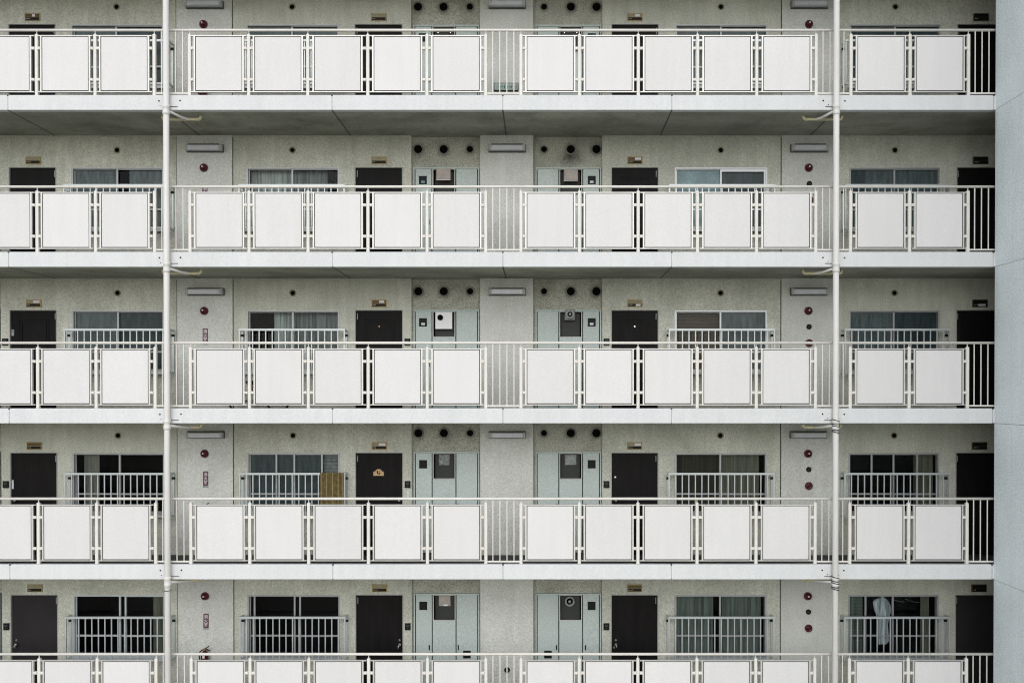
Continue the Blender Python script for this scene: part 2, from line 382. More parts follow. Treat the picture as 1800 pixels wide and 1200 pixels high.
# closing walls, the body behind and the floors below, the wing at right
for bx in ((XL-0.3, XL, 0.05, 5, 0, zb(-1)+3.0), (XL, XR, YW+2.8, YW+6, 0, zb(-2)),
           (XL, XR, YW, YW+2.79, 0, zb(5)-0.002), (XL, XR, YW-0.5, YW+2.79, zb(-2)+0.002, zb(-2)+0.4)):
    MB().box(*bx).build('outer_wall', 'wall_render', B)
MB().box(XR, XR+0.3, 0.05, 5, 0, zb(-1)+3.0).build('end_wall', 'end_wall_shade', B)
wg = MB()
lv = [0.02] + [zb(k) for k in range(5, -2, -1)] + [zb(-2), zb(-2)+0.8]
for a, b_ in zip(lv[:-1], lv[1:]):
    for ya, yb in ((-9.0,-6.4),(-6.39,-3.6),(-3.592,-0.605),(-0.597,-0.085),(-0.079,0.0)):
        wg.box(XWING, XWING+0.25, ya, yb, a+0.004, b_-0.004)
wg.build('wing_wall', 'wing_paint', B)
MB().box(XWING+0.006, XWING+0.24, -8.99, -0.006, 0.01, zb(-2)+0.79).build('wing_backing', 'joint_sealant', B)
MB().box(XWING+0.25, XWING+4, -9, 0.04, 0.0, zb(-2)+0.8).build('wing_body', 'wing_paint', B)

# ------------------------------------------------------------------ doors
def knob(mb, x, z, y=YW-0.0):
    mb.lathe((x, y, z), [(0.022,0.0),(0.022,0.02),(0.014,0.03),(0.03,0.05),(0.026,0.07),(0.01,0.075)], n=16)
door_style = {(2,0):'m',(2,1):'m',(2,2):'m',(1,2):'m',(2,3):'m'}
DHINGE = {}
for k in range(0, 5):
    z0 = zf(k)
    for ci, (a, b_, hinge) in enumerate(DOORS):
        x0, x1 = X(a,YW), X(b_,YW)
        yd = YW+0.035
        m = MB(); m.box(x0+0.018, x1-0.018, yd, yd+0.045, z0+0.012, z0+DH-0.014)
        if door_style.get((k,ci)) == 'm':     # raised moulding rectangles
            for ins, (q0, q1) in ((0.17, (0.98, 1.80)), (0.17, (0.2, 0.80))):
                for t in (0.0, 0.05):
                    i_ = ins + t
                    xa, xb, za, zz = x0+i_, x1-i_, z0+q0+t, z0+q1-t; s_ = 0.014
                    m.box(xa, xb, yd-0.012, yd-0.0002, za, za+s_); m.box(xa, xb, yd-0.012, yd-0.0002, zz-s_, zz)
                    m.box(xa, xa+s_, yd-0.012, yd-0.0002, za+s_, zz-s_); m.box(xb-s_, xb, yd-0.012, yd-0.0002, za+s_, zz-s_)
        door = m.build('front_door', 'door_taupe' if k==4 and ci in (0,3) else 'door_brown', B)
        f = MB(); f.box(x0, x0+0.016, YW-0.006, YW+0.08, z0+0.002, z0+DH); f.box(x1-0.016, x1, YW-0.006, YW+0.08, z0+0.002, z0+DH)
        f.box(x0+0.0165, x1-0.0165, YW-0.006, YW+0.08, z0+DH-0.012, z0+DH); f.build('door_frame', 'door_frame', door)
        hx = x1-0.045 if hinge == 'R' else x0+0.045
        MB().box(hx-0.005, hx+0.005, yd-0.012, yd-0.0003, z0+DH-0.18, z0+DH-0.06).build('hinge', 'lamp_body', door)
        kx = x0+0.085 if hinge == 'R' else x1-0.085
        h = MB()
        if k == 4 and ci != 3:
            h.lathe((kx+0.01, yd, z0+1.09), [(0.02,0),(0.02,0.012)], n=12)
            h.lathe((kx+0.015, yd, z0+1.01), [(0.026,0),(0.02,0.03),(0.03,0.05),(0.02,0.065)], n=14)
            h.tube((kx+0.015, yd-0.05, z0+1.01), (kx+(0.03 if hinge=='R' else -0.03)*(-1 if ci==0 else 1), yd-0.055, z0+0.95), 0.012, 8)
            h.lathe((kx-0.02, yd, z0+0.95), [(0.022,0),(0.02,0.02)], n=12)
        else:
            h.lathe((kx+0.01, yd, z0+1.05), [(0.026,0),(0.02,0.03),(0.03,0.05),(0.02,0.065)], n=14)
            h.lathe((kx+0.01, yd, z0+0.88), [(0.02,0),(0.02,0.015)], n=12)
            h.tube((kx+0.01, yd-0.02, z0+0.88), (kx+0.05, yd-0.05, z0+0.88), 0.009, 8)
        h.build('handle', 'chrome', door)
        if k in (2,) and ci in (1,2): MB().lathe(((x0+x1)/2, yd, z0+1.66), [(0.016,0),(0.013,0.010)], n=14).build('peephole', 'brass' if ci==1 else 'chrome', door)
        if (k,ci) == (3,2): MB().lathe((kx, yd, z0+1.50), [(0.022,0),(0.018,0.02)], n=12).build('lock', 'chrome', door)
        if (k,ci) == (3,0): MB().box(kx-0.07, kx-0.035, yd-0.004, yd-0.0003, z0+1.27, z0+1.44).build('sticker', 'sticker', door)
        if (k,ci) == (2,0):
            q = MB(); q.box(kx-0.06, kx-0.01, yd-0.008, yd-0.0003, z0+1.48, z0+1.60); q.build('sticker', 'cover_grey', door)
# arched name sign on a door of the fourth corridor
a_, b2 = X(656,YW), X(674,YW); zt = Z(836,YW)
pts = [(a_,zt),(b2,zt),(b2,zt+0.082)] + [((a_+b2)/2+0.062*math.cos(t), zt+0.085+0.045*math.sin(t)) for t in [i*math.pi/8 for i in range(9)]] + [(a_,zt+0.082)]
sg = thing('door_sign', 'small tan arched wooden plaque on the dark door of the fourth corridor', 'door sign', ((a_+b2)/2, YW+0.03, zt))
MB().prism(pts, YW+0.016, YW+0.034).build('plaque', 'wood_tan', sg)
q = MB(); cx = (a_+b2)/2
q.prism([(cx-0.022+0.013*math.cos(t), zt+0.07+0.032*math.sin(t)) for t in [i*math.pi/6 for i in range(12)]], YW+0.011, YW+0.0155)
q.prism([(cx+0.014+0.016*math.cos(t), zt+0.045+0.018*math.sin(t)) for t in [i*math.pi/6 for i in range(12)]], YW+0.011, YW+0.0155)
q.prism([(cx+0.026+0.010*math.cos(t), zt+0.082+0.012*math.sin(t)) for t in [i*math.pi/6 for i in range(12)]], YW+0.011, YW+0.0155)
q.build('figure', 'black_plastic', sg)

# ------------------------------------------------------------------ windows
# each: panes (x0,x1,kind), mullions, frame material
WSPEC = {
 (0,0): ([(127,207,'fr'),(207,289,'fd')],[207],'alu_dull'),
 (0,1): ([(434,514,'fr'),(514,597,'fr')],[515],'alu_dull'),
 (0,2): ([(1185,1266,'fr'),(1266,1348,'fr')],[1266],'alu_dull'),
 (0,3): ([(1491,1571,'fd'),(1571,1651,'fd')],[1571],'alu_dull'),
 (1,0): ([(127,207,'fr'),(207,228,'dk'),(228,289,'fr')],[208],'alu_dull'),
 (1,1): ([(434,514,'cu'),(514,573,'cg'),(573,597,'dk')],[515],'alu_dull'),
 (1,2): ([(1185,1266,'fl'),(1266,1348,'fd')],[1266.5],'alu_white'),
 (1,3): ([(1491,1521,'fd'),(1521,1570,'fr'),(1570,1651,'fr')],[1570.5],'alu_dull'),
 (2,0): ([(127,207,'fr'),(207,289,'fd')],[208.5],'alu_dull'),
 (2,1): ([(434,478,'dk'),(478,514,'cu'),(514,597,'cg')],[515.5],'alu_dull'),
 (2,2): ([(1185,1266,'bb'),(1266,1348,'fr')],[1266],'alu'),
 (2,3): ([(1491,1568,'fr'),(1568,1651,'fd')],[1570],'alu_dull'),
 (3,0): ([(127,140,'dk'),(140,167,'be'),(167,289,'dk')],[210.5],'alu_dull'),
 (3,1): ([(434,486,'fd'),(486,518,'fd'),(518,566,'fd'),(566,597,'bl')],[486,517.5,566],'alu_dull'),
 (3,2): ([(1185,1266,'cd'),(1266,1338,'co'),(1338,1348,'dk')],[1266],'alu_dull'),
 (3,3): ([(1491,1530,'dk'),(1530,1612,'dk'),(1612,1651,'co')],[1532,1570.5,1612],'alu_dull'),
 (4,0): ([(127,262,'dk'),(262,289,'co')],[210,220],'alu'),
 (4,1): ([(434,597,'dk')],[447,517.5,527],'alu_dull'),
 (4,2): ([(1185,1257,'cn'),(1257,1272,'dk'),(1272,1342,'cn')],[1266],'alu_dull'),
 (4,3): ([(1491,1521,'bl2'),(1521,1625,'dk'),(1625,1640,'co')],[1522,1570],'alu_dull'),
}
def wavy(x0, x1, y, z0, z1, amp=0.018, n=None):
    m = MB(); n = n or max(6, int((x1-x0)/0.012)); ph = random.random()*6
    cols = []
    for i in range(n+1):
        x = x0+(x1-x0)*i/n; cols.append((x, amp*math.sin(x*62+ph)+amp*0.5*math.sin(x*31+2*ph)))
    rows = 4; base = len(m.v)
    for r in range(rows+1):
        zz = z1+(z0-z1)*r/rows; kf = 0.5+0.5*r/rows
        for x, d in cols: m.v.append((x, y+d*kf, zz))
    for r in range(rows):
        for i in range(n):
            b0 = base+r*(n+1)+i; m.f.append((b0, b0+1, b0+n+2, b0+n+1)); m.sm.append(True)
    return m
FR = {'fr':'frosted','fd':'frosted_dark','fl':'frosted_light'}
CU = {'cd':'curtain_brown','be':'curtain_beige','cu':'curtain','cg':'curtain_grey','co':'curtain_olive','cn':'curtain_green'}
for (k, ci), (panes, mulls, fm) in WSPEC.items():
    z0 = zf(k); a, b_ = WINS[ci]; x0, x1 = X(a,YW), X(b_,YW); za, zt = z0+WS, z0+WT
    yf = YW+0.02; s_ = 0.03
    f = MB()
    f.box(x0+0.001, x0+s_, yf-0.024, yf+0.09, za+0.001, zt-0.001); f.box(x1-s_, x1-0.001, yf-0.024, yf+0.09, za+0.001, zt-0.001)
    f.box(x0+s_, x1-s_, yf-0.024, yf+0.09, zt-0.026, zt-0.001); f.box(x0+s_, x1-s_, yf-0.03, yf+0.09, za+0.001, za+0.03)
    win = f.build('window', fm, B)
    MB().box(x0-0.03, x1+0.03, YW-0.05, YW-0.001, za-0.03, za-0.001).build('sill', 'alu', win)
    mid = z0+1.17
    sh = MB(); xs = [x0+s_] + [X(q,YW+0.04) for q in mulls] + [x1-s_]
    if fm == 'alu_white':
        sh.box(X(mulls[0],YW)+0.02, x1-s_-0.03, yf+0.001, yf+0.035, zt-0.075, zt-0.027)
        sh.box(x1-s_-0.03, x1-s_, yf+0.001, yf+0.035, za+0.031, zt-0.027)
    for q in mulls:
        xm = X(q,YW+0.04); sh.box(xm-0.016, xm+0.016, yf+0.004, yf+0.04, za+0.031, zt-0.027)
    lo, hi = x0+s_+0.001, x1-s_-0.001
    xm = X(mulls[-1] if len(mulls) < 3 else mulls[1], YW+0.04)
    for p0, p1, yy in ((lo, xm-0.0165, yf+0.03), (xm+0.0165, hi, yf+0.005)):
        sh.box(p0, p1, yy, yy+0.02, mid-0.017, mid+0.017); sh.box(p0, p1, yy, yy+0.02, za+0.0315, za+0.075)
        sh.box(p0, p1, yy, yy+0.02, zt-0.04, zt-0.0275)
    sh.box(x0+s_+0.0005, x0+s_+0.022, yf+0.031, yf+0.049, za+0.0755, mid-0.0175); sh.box(x0+s_+0.0005, x0+s_+0.022, yf+0.031, yf+0.049, mid+0.0175, zt-0.041)
    sh.build('sash', fm if fm != 'alu_white' else 'alu_white', win)
    gl = MB(); cl = {}
    for p0, p1, kind in panes:
        xa = max(X(p0,YW+0.05), x0+s_); xb = min(X(p1,YW+0.05), x1-s_)
        if kind in FR:
            MB().box(xa, xb, yf+0.052, yf+0.056, za+0.03, zt-0.03).build('frosted_pane', FR[kind], win)
        else:
            gl.quad((xa,yf+0.05,za+0.03),(xb,yf+0.05,za+0.03),(xb,yf+0.05,zt-0.03),(xa,yf+0.05,zt-0.03))
        if kind in CU:
            wavy(xa, xb, YW+0.22, za-0.15, zt+0.0, 0.014).build('curtain', CU[kind], win)
        if kind in ('bb','bl','bl2'):
            bl = MB(); n_ = 44
            for i in range(n_):
                zz = za+(zt-za)*i/n_; bl.box(xa, xb, YW+0.17, YW+0.185+0.006*(i % 2), zz, zz+(zt-za)/n_*0.8)
            bl.build('blind', {'bb':'blind_brown','bl':'cover_grey','bl2':'curtain_green'}[kind], win)
    if gl.v: gl.build('pane', 'glass', win)

# ------------------------------------------------------------------ window guards
GX = [(114.5,298),(421,606),(1177,1360),(1486,1669)]
YG = 1.40
WN = ['leftmost window','second window from the left','third window from the left','rightmost window']
gw = 2.0
def guard(ci):
    xc = (X(GX[ci][0],YG)+X(GX[ci][1],YG))/2; xa, xb = xc-gw/2, xc+gw/2
    z0 = zf(0); zt = z0+1.60; zl = z0+0.75
    r = thing('window_guard', '', 'window guard', (xc, YG, zl), 'aluminium guards in front of the windows')
    t = MB(); t.box(xa-0.015, xb+0.015, YG-0.02, YG+0.02, zt-0.04, zt); t.build('top_rail', 'alu', r)
    t = MB(); t.box(xa-0.012, xb+0.012, YG-0.018, YG+0.018, zl, zl+0.035); t.build('bottom_rail', 'alu', r)
    for x in (xa, xb):
        t = MB(); t.box(x-0.013, x+0.013, YG+0.021, YW-0.003, zt-0.036, zt-0.004); t.box(x-0.013, x+0.013, YG+0.019, YW-0.003, zl+0.003, zl+0.032)
        t.box(x-0.016, x+0.016, YW-0.032, YW-0.004, zl+0.033, zt-0.037)
        t.box(x-0.013, x+0.013, YG-0.013, YG+0.013, zl+0.036, zt-0.041)
        t.build('side_frame', 'alu', r)
    for i in range(1, 16):
        x = xa+(xb-xa)*i/16
        MB().box(x-0.0095, x+0.0095, YG-0.009, YG+0.009, zl+0.036, zt-0.041).build('bar', 'alu', r)
    for x in (xa, xb):
        MB().box(x-0.03, x+0.03, YW-0.045, YW-0.033, zt-0.14, zt-0.095).build('bracket', 'black_plastic', r)
    return r
for ci in range(4):
    g0 = guard(ci)
    for k in range(5):
        o = g0 if k == 0 else dup(g0, (0,0,-PITCHZ*k))
        o['label'] = f'barred aluminium guard on the {WN[ci]} of the {FL[k]} corridor'
# reed screen tied to a guard of the fourth corridor
yr = YG-0.045; x0, x1 = X(562,yr), X(603.5,yr); zt = zf(3)+1.605; zl = zf(3)+0.78
rs = thing('reed_screen', 'golden brown reed screen tied to a window guard of the fourth corridor', 'screen', ((x0+x1)/2, yr, zl))
q = MB(); n_ = 78
for i in range(n_):
    zz = zl+(zt-zl)*(i+0.5)/n_; j = random.uniform(-0.004, 0.004)
    q.tube((x0+j, yr+random.uniform(-0.002,0.002), zz), (x1+j, yr+random.uniform(-0.002,0.002), zz), 0.0052, 6)
q.build('reeds', 'reed', rs)
q = MB()
for t in (0.06, 0.3, 0.55, 0.78, 0.95):
    x = x0+(x1-x0)*t; q.box(x-0.006, x+0.006, yr-0.011, yr-0.006, zl, zt)
q.build('thread', 'reed_thread', rs)

# ------------------------------------------------------------------ meter cabinets (parts of the building)
SC = [(-118,2,'R'),(723.5,843.5,'L'),(938,1058.5,'R')]       # side of the little meter window
def cabinet(ci, k):
    a, b_, side = SC[ci]; z0 = zf(k); yc = YA-0.03
    def xx(p):    # p measured on the left-handed cabinet (728..842)
        return X(p, YA) if ci == 1 else X(1783.9-p, YA) if ci == 2 else X(1783.9-p-1056, YA)
    sgn = lambda u, v: (min(u,v), max(u,v))
    g = 0.0075
    f = MB()
    A, D = sgn(xx(727.5), xx(842.5)); t = 0.022
    f.box(A, A+t, yc-0.012, YA+0.05, z0+0.004, z0+1.985); f.box(D-t, D, yc-0.012, YA+0.05, z0+0.004, z0+1.985)
    f.box(A+t, D-t, yc-0.012, YA+0.05, z0+1.958, z0+1.985)
    cab = f.build('meter_cabinet', 'cabinet', B)
    bkm = MB(); bkm.box(A+t, xx(760.5) if ci==1 else min(xx(801.2),xx(760.5)), yc+0.031, yc+0.034, z0+0.01, z0+1.957)
    l0, l1 = sgn(xx(730.5)+0, xx(759.6)); m0, m1 = sgn(xx(760.0), xx(801.4)); r0, r1 = sgn(xx(801.9), xx(839.5))
    # narrow leaf with meter window
    def leaf(x0, x1, za, zz, hole=None):
        q = MB(); y0, y1 = yc, yc+0.03
        if hole:
            hx0, hx1, hz0, hz1 = hole
            q.box(x0, hx0, y0, y1, za, zz); q.box(hx1, x1, y0, y1, za, zz); q.box(hx0, hx1, y0, y1, za, hz0); q.box(hx0, hx1, y0, y1, hz1, zz)
        else: q.box(x0, x1, y0, y1, za, zz)
        return q
    zt, zl = z0+1.953, z0+0.03
    mw = sgn(xx(737), xx(751)); L = leaf(l0+g, l1-g, zl, zt, (*mw, z0+1.661, z0+1.825)).build('cabinet_leaf', 'cabinet', cab)
    MB().box(mw[0]-0.004, mw[1]+0.004, yc+0.022, yc+0.028, z0+1.655, z0+1.83).build('meter_window', 'black_plastic', cab)
    if (k, ci) in ((1,1),(2,1),(1,2),(2,2)):
        mx_ = (mw[0]+mw[1])/2; MB().box(mx_-0.035, mx_+0.035, yc+0.017, yc+0.0215, z0+1.69, z0+1.735).build('meter_display', 'sticker' if (k,ci)!=(1,1) else 'frosted_light', cab)
    ow = sgn(xx(762.3), xx(799.3))
    leaf(m0+g, m1-g, zl, z0+1.452).build('cabinet_leaf', 'cabinet', cab)
    q = MB(); oz0, oz1 = z0+1.468, z0+1.945
    q.box(m0+g, ow[0], yc-0.008, yc+0.03, oz0-0.012, zt); q.box(ow[1], m1-g, yc-0.008, yc+0.03, oz0-0.012, zt)
    q.box(ow[0], ow[1], yc-0.008, yc+0.03, oz0-0.012, oz0); q.box(ow[0], ow[1], yc-0.008, yc+0.03, oz1, zt)
    q.build('opening_frame', 'pillar_render', cab)
    leaf(r0+g, r1-g, zl, zt).build('cabinet_leaf', 'cabinet', cab)
    q = MB()
    for p in (754.6, 805.6):
        x = xx(p); q.box(x-0.012, x+0.012, yc-0.006, yc-0.0003, z0+0.885, z0+0.98)
    q.build('handle', 'black_plastic', cab)
    v0, v1 = sgn(xx(814), xx(827.5)); q = MB()
    q.box(v0, v1, yc-0.004, yc-0.0003, z0+0.725, z0+0.875)
    for i in range(6): q.box(v0+0.008, v1-0.008, yc-0.012, yc-0.0045, z0+0.74+i*0.022, z0+0.748+i*0.022)
    q.build('louvre', 'black_plastic', cab)
    q = MB()      # dark void behind the leaves
    q.box(A+t+0.001, ow[0]-0.02, yc+0.05, yc+0.055, z0+0.005, z0+1.95); q.box(ow[1]+0.02, D-t-0.001, yc+0.05, yc+0.055, z0+0.005, z0+1.95)
    q.build('backing', 'gap_dark', cab)
    return ow, oz0, oz1, z0, yc
HT = {1:'left', 2:'right'}
for k in range(5):
    for ci in range(3):
        ow, oz0, oz1, z0, yc = cabinet(ci, k)
        if ci == 0: continue
        xc = (ow[0]+ow[1])/2
        side = 'left' if ci == 1 else 'right'
        # water heater seen through the opening
        if (k,ci) in ((0,1),(0,2)): desc, st = 'dark water heater', 'n'
        elif k == 1: desc, st = 'water heater with beige flue cover', 'box'
        elif (k,ci) == (2,1): desc, st = 'water heater with white holed plate', 'white'
        elif (k,ci) == (2,2): desc, st = 'water heater with square-backed round flue', 'sqring'
        elif (k,ci) == (3,1): desc, st = 'water heater with crumpled grey wrap', 'wrap'
        elif (k,ci) == (3,2): desc, st = 'water heater with flat grey cover', 'grey'
        elif (k,ci) == (4,1): desc, st = 'water heater with pinkish beige cover', 'box2'
        else: desc, st = 'water heater with round ring flue', 'ring'
        r = thing('water_heater', f'{desc} in the {side} meter cabinet of the {FL[k]} corridor', 'water heater', (xc, YA+0.15, z0+0.3), 'water heaters in the meter cabinets')
        MB().box(xc-0.19, xc+0.19, YA+0.075, YA+0.26, z0+0.9, z0+1.94, c=0.01).build('casing', 'heater_dark', r)
        y0 = YA+0.074
        if st == 'n':
            q = MB(); q.box(xc-0.10, xc+0.1, y0-0.03, y0, oz1-0.12, oz1-0.02, c=0.01); q.build('flue_cover', 'gap_dark', r)
            q = MB(); q.lathe((xc-0.12, y0, oz1-0.07), [(0.015,0),(0.01,0.01)], n=10); q.lathe((xc+0.12, y0, oz1-0.07), [(0.015,0),(0.01,0.01)], n=10); q.build('screw', 'chrome', r)
        elif st in ('box','box2','grey'):
            w2 = 0.135 if st == 'box' else 0.115; top = oz1+0.02 if st=='box' and ci==1 else oz1-0.02; yy = yc-0.1 if st == 'box' else y0-0.03
            m_ = {'box':'cover_beige','box2':'cover_beige','grey':'cover_grey'}[st]
            if st == 'box' : top = min(top, oz1-0.004)
            MB().box(xc-w2, xc+w2, yy, y0-0.0005, top-0.205, top, c=0.012).build('flue_cover', m_, r)
            if st == 'box': MB().box(xc-w2+0.0, xc+w2, yy+0.003, yy+0.02, top-0.216, top-0.206).build('cover_lip', 'cover_white', r)
            if st == 'box2': MB().box(xc-0.02, xc+0.06, yy-0.004, yy-0.0004, top-0.20, top-0.17).build('sticker', 'cover_white', r)
        elif st == 'white':
            x0_, x1_ = X(766,YA), X(795.3,YA)
            MB().box(x0_, x1_, yc-0.02, yc+0.0, oz1-0.33, oz1-0.004).build('cover_plate', 'cover_white', r)
            MB().lathe((X(774.5,YA), yc-0.0205, Z(558.5,YA)), [(0.055,0),(0.055,0.02),(0.038,0.022),(0.03,0.01)], n=20).build('flue', 'vent_black', r)
        elif st in ('sqring','ring'):
            zc_ = Z(553 if st=='sqring' else 1058.2, YA); xr = X(1001.7,YA)
            if st == 'sqring':
                MB().box(xr-0.10, xr+0.10, yc-0.04, y0-0.001, zc_-0.11, zc_+0.10, c=0.03).build('flue_cover', 'cover_grey', r); ys = yc-0.0405
            else: ys = y0-0.002
            q = MB(); q.lathe((xr, ys, zc_), [(0.095 if st=='ring' else 0.075,0),(0.095 if st=='ring' else 0.075,0.04),(0.072 if st=='ring' else 0.058,0.042),(0.065 if st=='ring' else 0.05,0.005)], n=28); q.build('flue', 'cover_grey' if st=='ring' else 'lamp_body', r)
            q = MB(); q.lathe((xr, ys-0.006, zc_), [(0.062 if st=='ring' else 0.048,0),(0.05,0.008)] , n=24); q.build('flue_mouth', 'vent_black', r)
            q = MB(); q.lathe((xr, ys-0.016, zc_), [(0.028,0),(0.024,0.03)] , n=18); q.build('flue_core', 'cover_grey', r)
        elif st == 'wrap':
            q = MB(); base = 0; n = 8
            zz0, zz1, xx0, xx1 = oz1-0.225, oz1-0.02, X(771,YA), X(790,YA)
            for i in range(n+1):
                for j in range(n+1): q.v.append((xx0+(xx1-xx0)*i/n+random.uniform(-.006,.006), y0-0.03+random.uniform(-0.02,0.012), zz0+(zz1-zz0)*j/n+random.uniform(-.006,.006)))
            for i in range(n):
                for j in range(n): b0 = i*(n+1)+j; q.f.append((b0,b0+n+1,b0+n+2,b0+1)); q.sm.append(False)
            q.box(xx0+0.01, xx1-0.01, y0-0.012, y0-0.0005, zz0+0.01, zz1-0.01)
            q.build('wrap', 'cover_grey', r)

# ------------------------------------------------------------------ railings
POST = [-245, -141.5, -38, 66.4, 169.0, 272.7, 334.8, 438.4, 542.0, 647.2, 751.0, 853.9, 915.8, 1018.4, 1121.6, 1225.6, 1329.3, 1433.3, 1494.5, 1598.0, 1700.6]
OPEN = {(5,6),(11,12),(17,18)}
YR0, YR1 = 0.03, 0.085
def rel(py): return (443.6-py)/100.0     # height above the curb top, from the second corridor's front plane
def railing(k):
    z0 = zc(k)
    r = thing('corridor_railing', f'white panelled balcony railing along the {FL[k]} corridor', 'railing', (0, 0.06, z0), 'panelled railings along the corridors')
    MB().tube((XL, 0.055, z0+1.152), (XWING+0.05, 0.055, z0+1.152), 0.0235, 12).build('handrail', 'cream_paint', r)
    proto = {}
    for i, p in enumerate(POST):
        x = X(p, 0.04); zt = z0+1.075
        q = MB(); q.box(x-0.0275, x+0.0275, YR0, YR1, z0+0.001, zt, c=0.006)
        q.tube((x, 0.055, zt), (x, 0.055, zt+0.022), 0.022, 8, 0.009); q.tube((x, 0.055, zt+0.022), (x, 0.055, z0+1.14), 0.008, 6)
        if i == 0: q.box(XL, x-0.03, 0.04, 0.07, z0+0.05, z0+0.08)
        post = q.build('post', 'cream_paint', r)
        lft = i > 0 and (i-1, i) not in OPEN
        rgt = i < len(POST)-1 and (i, i+1) not in OPEN
        for on, s in ((lft, -1), (rgt, 1)):
            if not on: continue
            for h in (0.826, 0.278):
                c = MB(); xa, xb = sorted((x+s*0.028, x+s*0.089)); c.box(xa, xb, 0.012, 0.062, z0+h-0.024, z0+h+0.024, c=0.007)
                c.lathe((x+s*0.066, 0.0118, z0+h), [(0.009,0),(0.007,0.005)], n=8)
                c.build('clamp', 'cream_paint', post)
    for i in range(len(POST)-1):
        xa, xb = X(POST[i],0.04), X(POST[i+1],0.04)
        if (i, i+1) in OPEN:
            q = MB(); q.box(xa+0.028, xb-0.028, 0.042, 0.068, z0+0.032, z0+0.058); q.build('bottom_rail', 'cream_paint', r)
            n = 4
            for j in range(1, n+1):
                x = xa+(xb-xa)*j/(n+1)
                MB().box(x-0.0075, x+0.0075, 0.047, 0.062, z0+0.0585, z0+1.13).build('baluster', 'cream_paint', r)
            continue
        xc = (xa+xb)/2; hw = 0.44
        zt, zl = z0+1.053, z0+0.056
        f = MB()     # frame: two stiles, two long rails
        for s in (-1, 1):
            u, v = sorted((xc+s*hw, xc+s*(hw-0.026))); f.box(u, v, 0.018, 0.058, zl+0.016, zt-0.016)
        f.box(xa+0.034, xb-0.034, 0.018, 0.058, zt-0.0155, zt+0.0); f.box(xa+0.034, xb-0.034, 0.018, 0.058, zl+0.0, zl+0.0155)
        pn = MB(); pn.box(xc-hw+0.040, xc+hw-0.040, 0.022, 0.036, zl+0.034, zt-0.030)
        po = pn.build('panel', 'panel_white', r)
        f.build('panel_frame', 'panel_frame', po)
        gk = MB()
        gk.box(xc-hw+0.0265, xc+hw-0.0265, 0.037, 0.05, zl+0.016, zt-0.016)
        gk.build('gasket', 'gasket', po)
    # end bay against the wing
    xa = X(POST[-1],0.04)
    q = MB(); q.box(xa+0.028, XWING+0.03, 0.042, 0.068, z0+0.032, z0+0.058); q.build('bottom_rail', 'cream_paint', r)
    for p in (1712.6, 1724.6, 1736.8):
        x = X(p,0.04); MB().box(x-0.008, x+0.008, 0.047, 0.062, z0+0.0585, z0+1.13).build('baluster', 'cream_paint', r)
    return r
r0 = railing(0)
for k in range(1, 5):
    dup(r0, (0,0,-PITCHZ*k), label=f'white panelled balcony railing along the {FL[k]} corridor')

# ------------------------------------------------------------------ downpipes
def downpipe(px, sgn, label):
    yp = -0.085; x = X(px, yp)
    r = thing('drainpipe', label, 'drainpipe', (x, yp, 0.0), 'drainpipes in front of the railings')
    MB().tube((x,yp,0.0), (x,yp,zb(-1)+3), 0.052, 20).build('pipe', 'pipe_pvc', r)
    for k in range(-1, 6):
        s = 1 if sgn > 0 else -1
        q = MB(); q.lathe((x,yp,zb(k)-0.11), [(0.053,0),(0.061,0.002),(0.061,0.05),(0.057,0.055),(0.057,0.12),(0.061,0.124),(0.061,0.17),(0.0535,0.174)], axis='z', n=20)
        q.build('coupling', 'pipe_pvc', r)
        q = MB(); q.box(x-0.066, x+0.066, yp-0.004, yp+0.004, zb(k)+0.052, zb(k)+0.066)
        q.lathe((x,yp,zb(k)+0.05), [(0.053,0),(0.0565,0.001),(0.0565,0.018),(0.053,0.019)], axis='z', n=20)
        q.box(x-0.012, x+0.012, yp+0.05, -0.0005, zb(k)+0.05, zb(k)+0.068)
        q.build('bracket', 'pipe_pvc', r)
        MB().box(x-0.17 if s<0 else x-0.06, x+0.06 if s<0 else x+0.17, -0.010, -0.0004, zb(k)+0.055, zb(k)+0.064).build('bracket_shadow', 'lamp_base', r)  # thin dark strip painted in for the bracket's shadow on the fascia
        if k >= 4 and k > 4: continue
        q = MB(); z = zb(k)-0.075; yb = 0.30
        q.path([(x,yp,zb(k)-0.03),(x+s*0.05,yp+0.06,zb(k)-0.045),(x+s*0.16,0.18,zb(k)-0.07),(x+s*0.22,yb-0.03,z),(x+s*0.26,yb,z)], 0.024, 10)
        q.build('branch_pipe', 'pipe_pvc', r)
        q = MB()
        q.path([(x-s*0.22,yb,zb(k)+0.004),(x-s*0.22,yb,zb(k)-0.04),(x-s*0.20,yb,z),(x-s*0.16,yb,z),(x+s*0.42,yb,z),(x+s*0.455,yb,z+0.012),(x+s*0.465,yb,z+0.035),(x+s*0.465,yb,zb(k)+0.004)], 0.026, 10)
        for t in (0.16, 0.40): q.tube((x+s*t,yb,z),(x+s*(t+0.035),yb,z), 0.031, 10)
        q.build('collector_pipe', 'pipe_beige', r)
    if sgn < 0:
        for k in (2, 3):
            q = MB(); pts = []; zt = zb(k)+0.085
            for i in range(0, 100):
                t = i/99; an = t*2*math.pi*5.2; wob = 0.012*math.sin(an*0.5)
                pts.append((x+0.062*math.cos(an), yp+0.062*math.sin(an), zt-0.27*t+wob))
            q.path(pts, 0.0072, 6)
            q.build('wire', 'black_plastic', r)
    else:
        q = MB(); pts = [(x+0.06*math.cos(t), yp+0.06*math.sin(t), zb(3)-0.175) for t in [i*math.pi/9 for i in range(19)]]
        q.path(pts, 0.005, 6); q.build('wire', 'black_plastic', r)
downpipe(293.6, 1, 'pale vertical drainpipe in front of the left side of the railings')
downpipe(1469.0, -1, 'pale vertical drainpipe with black wire coils in front of the right side')

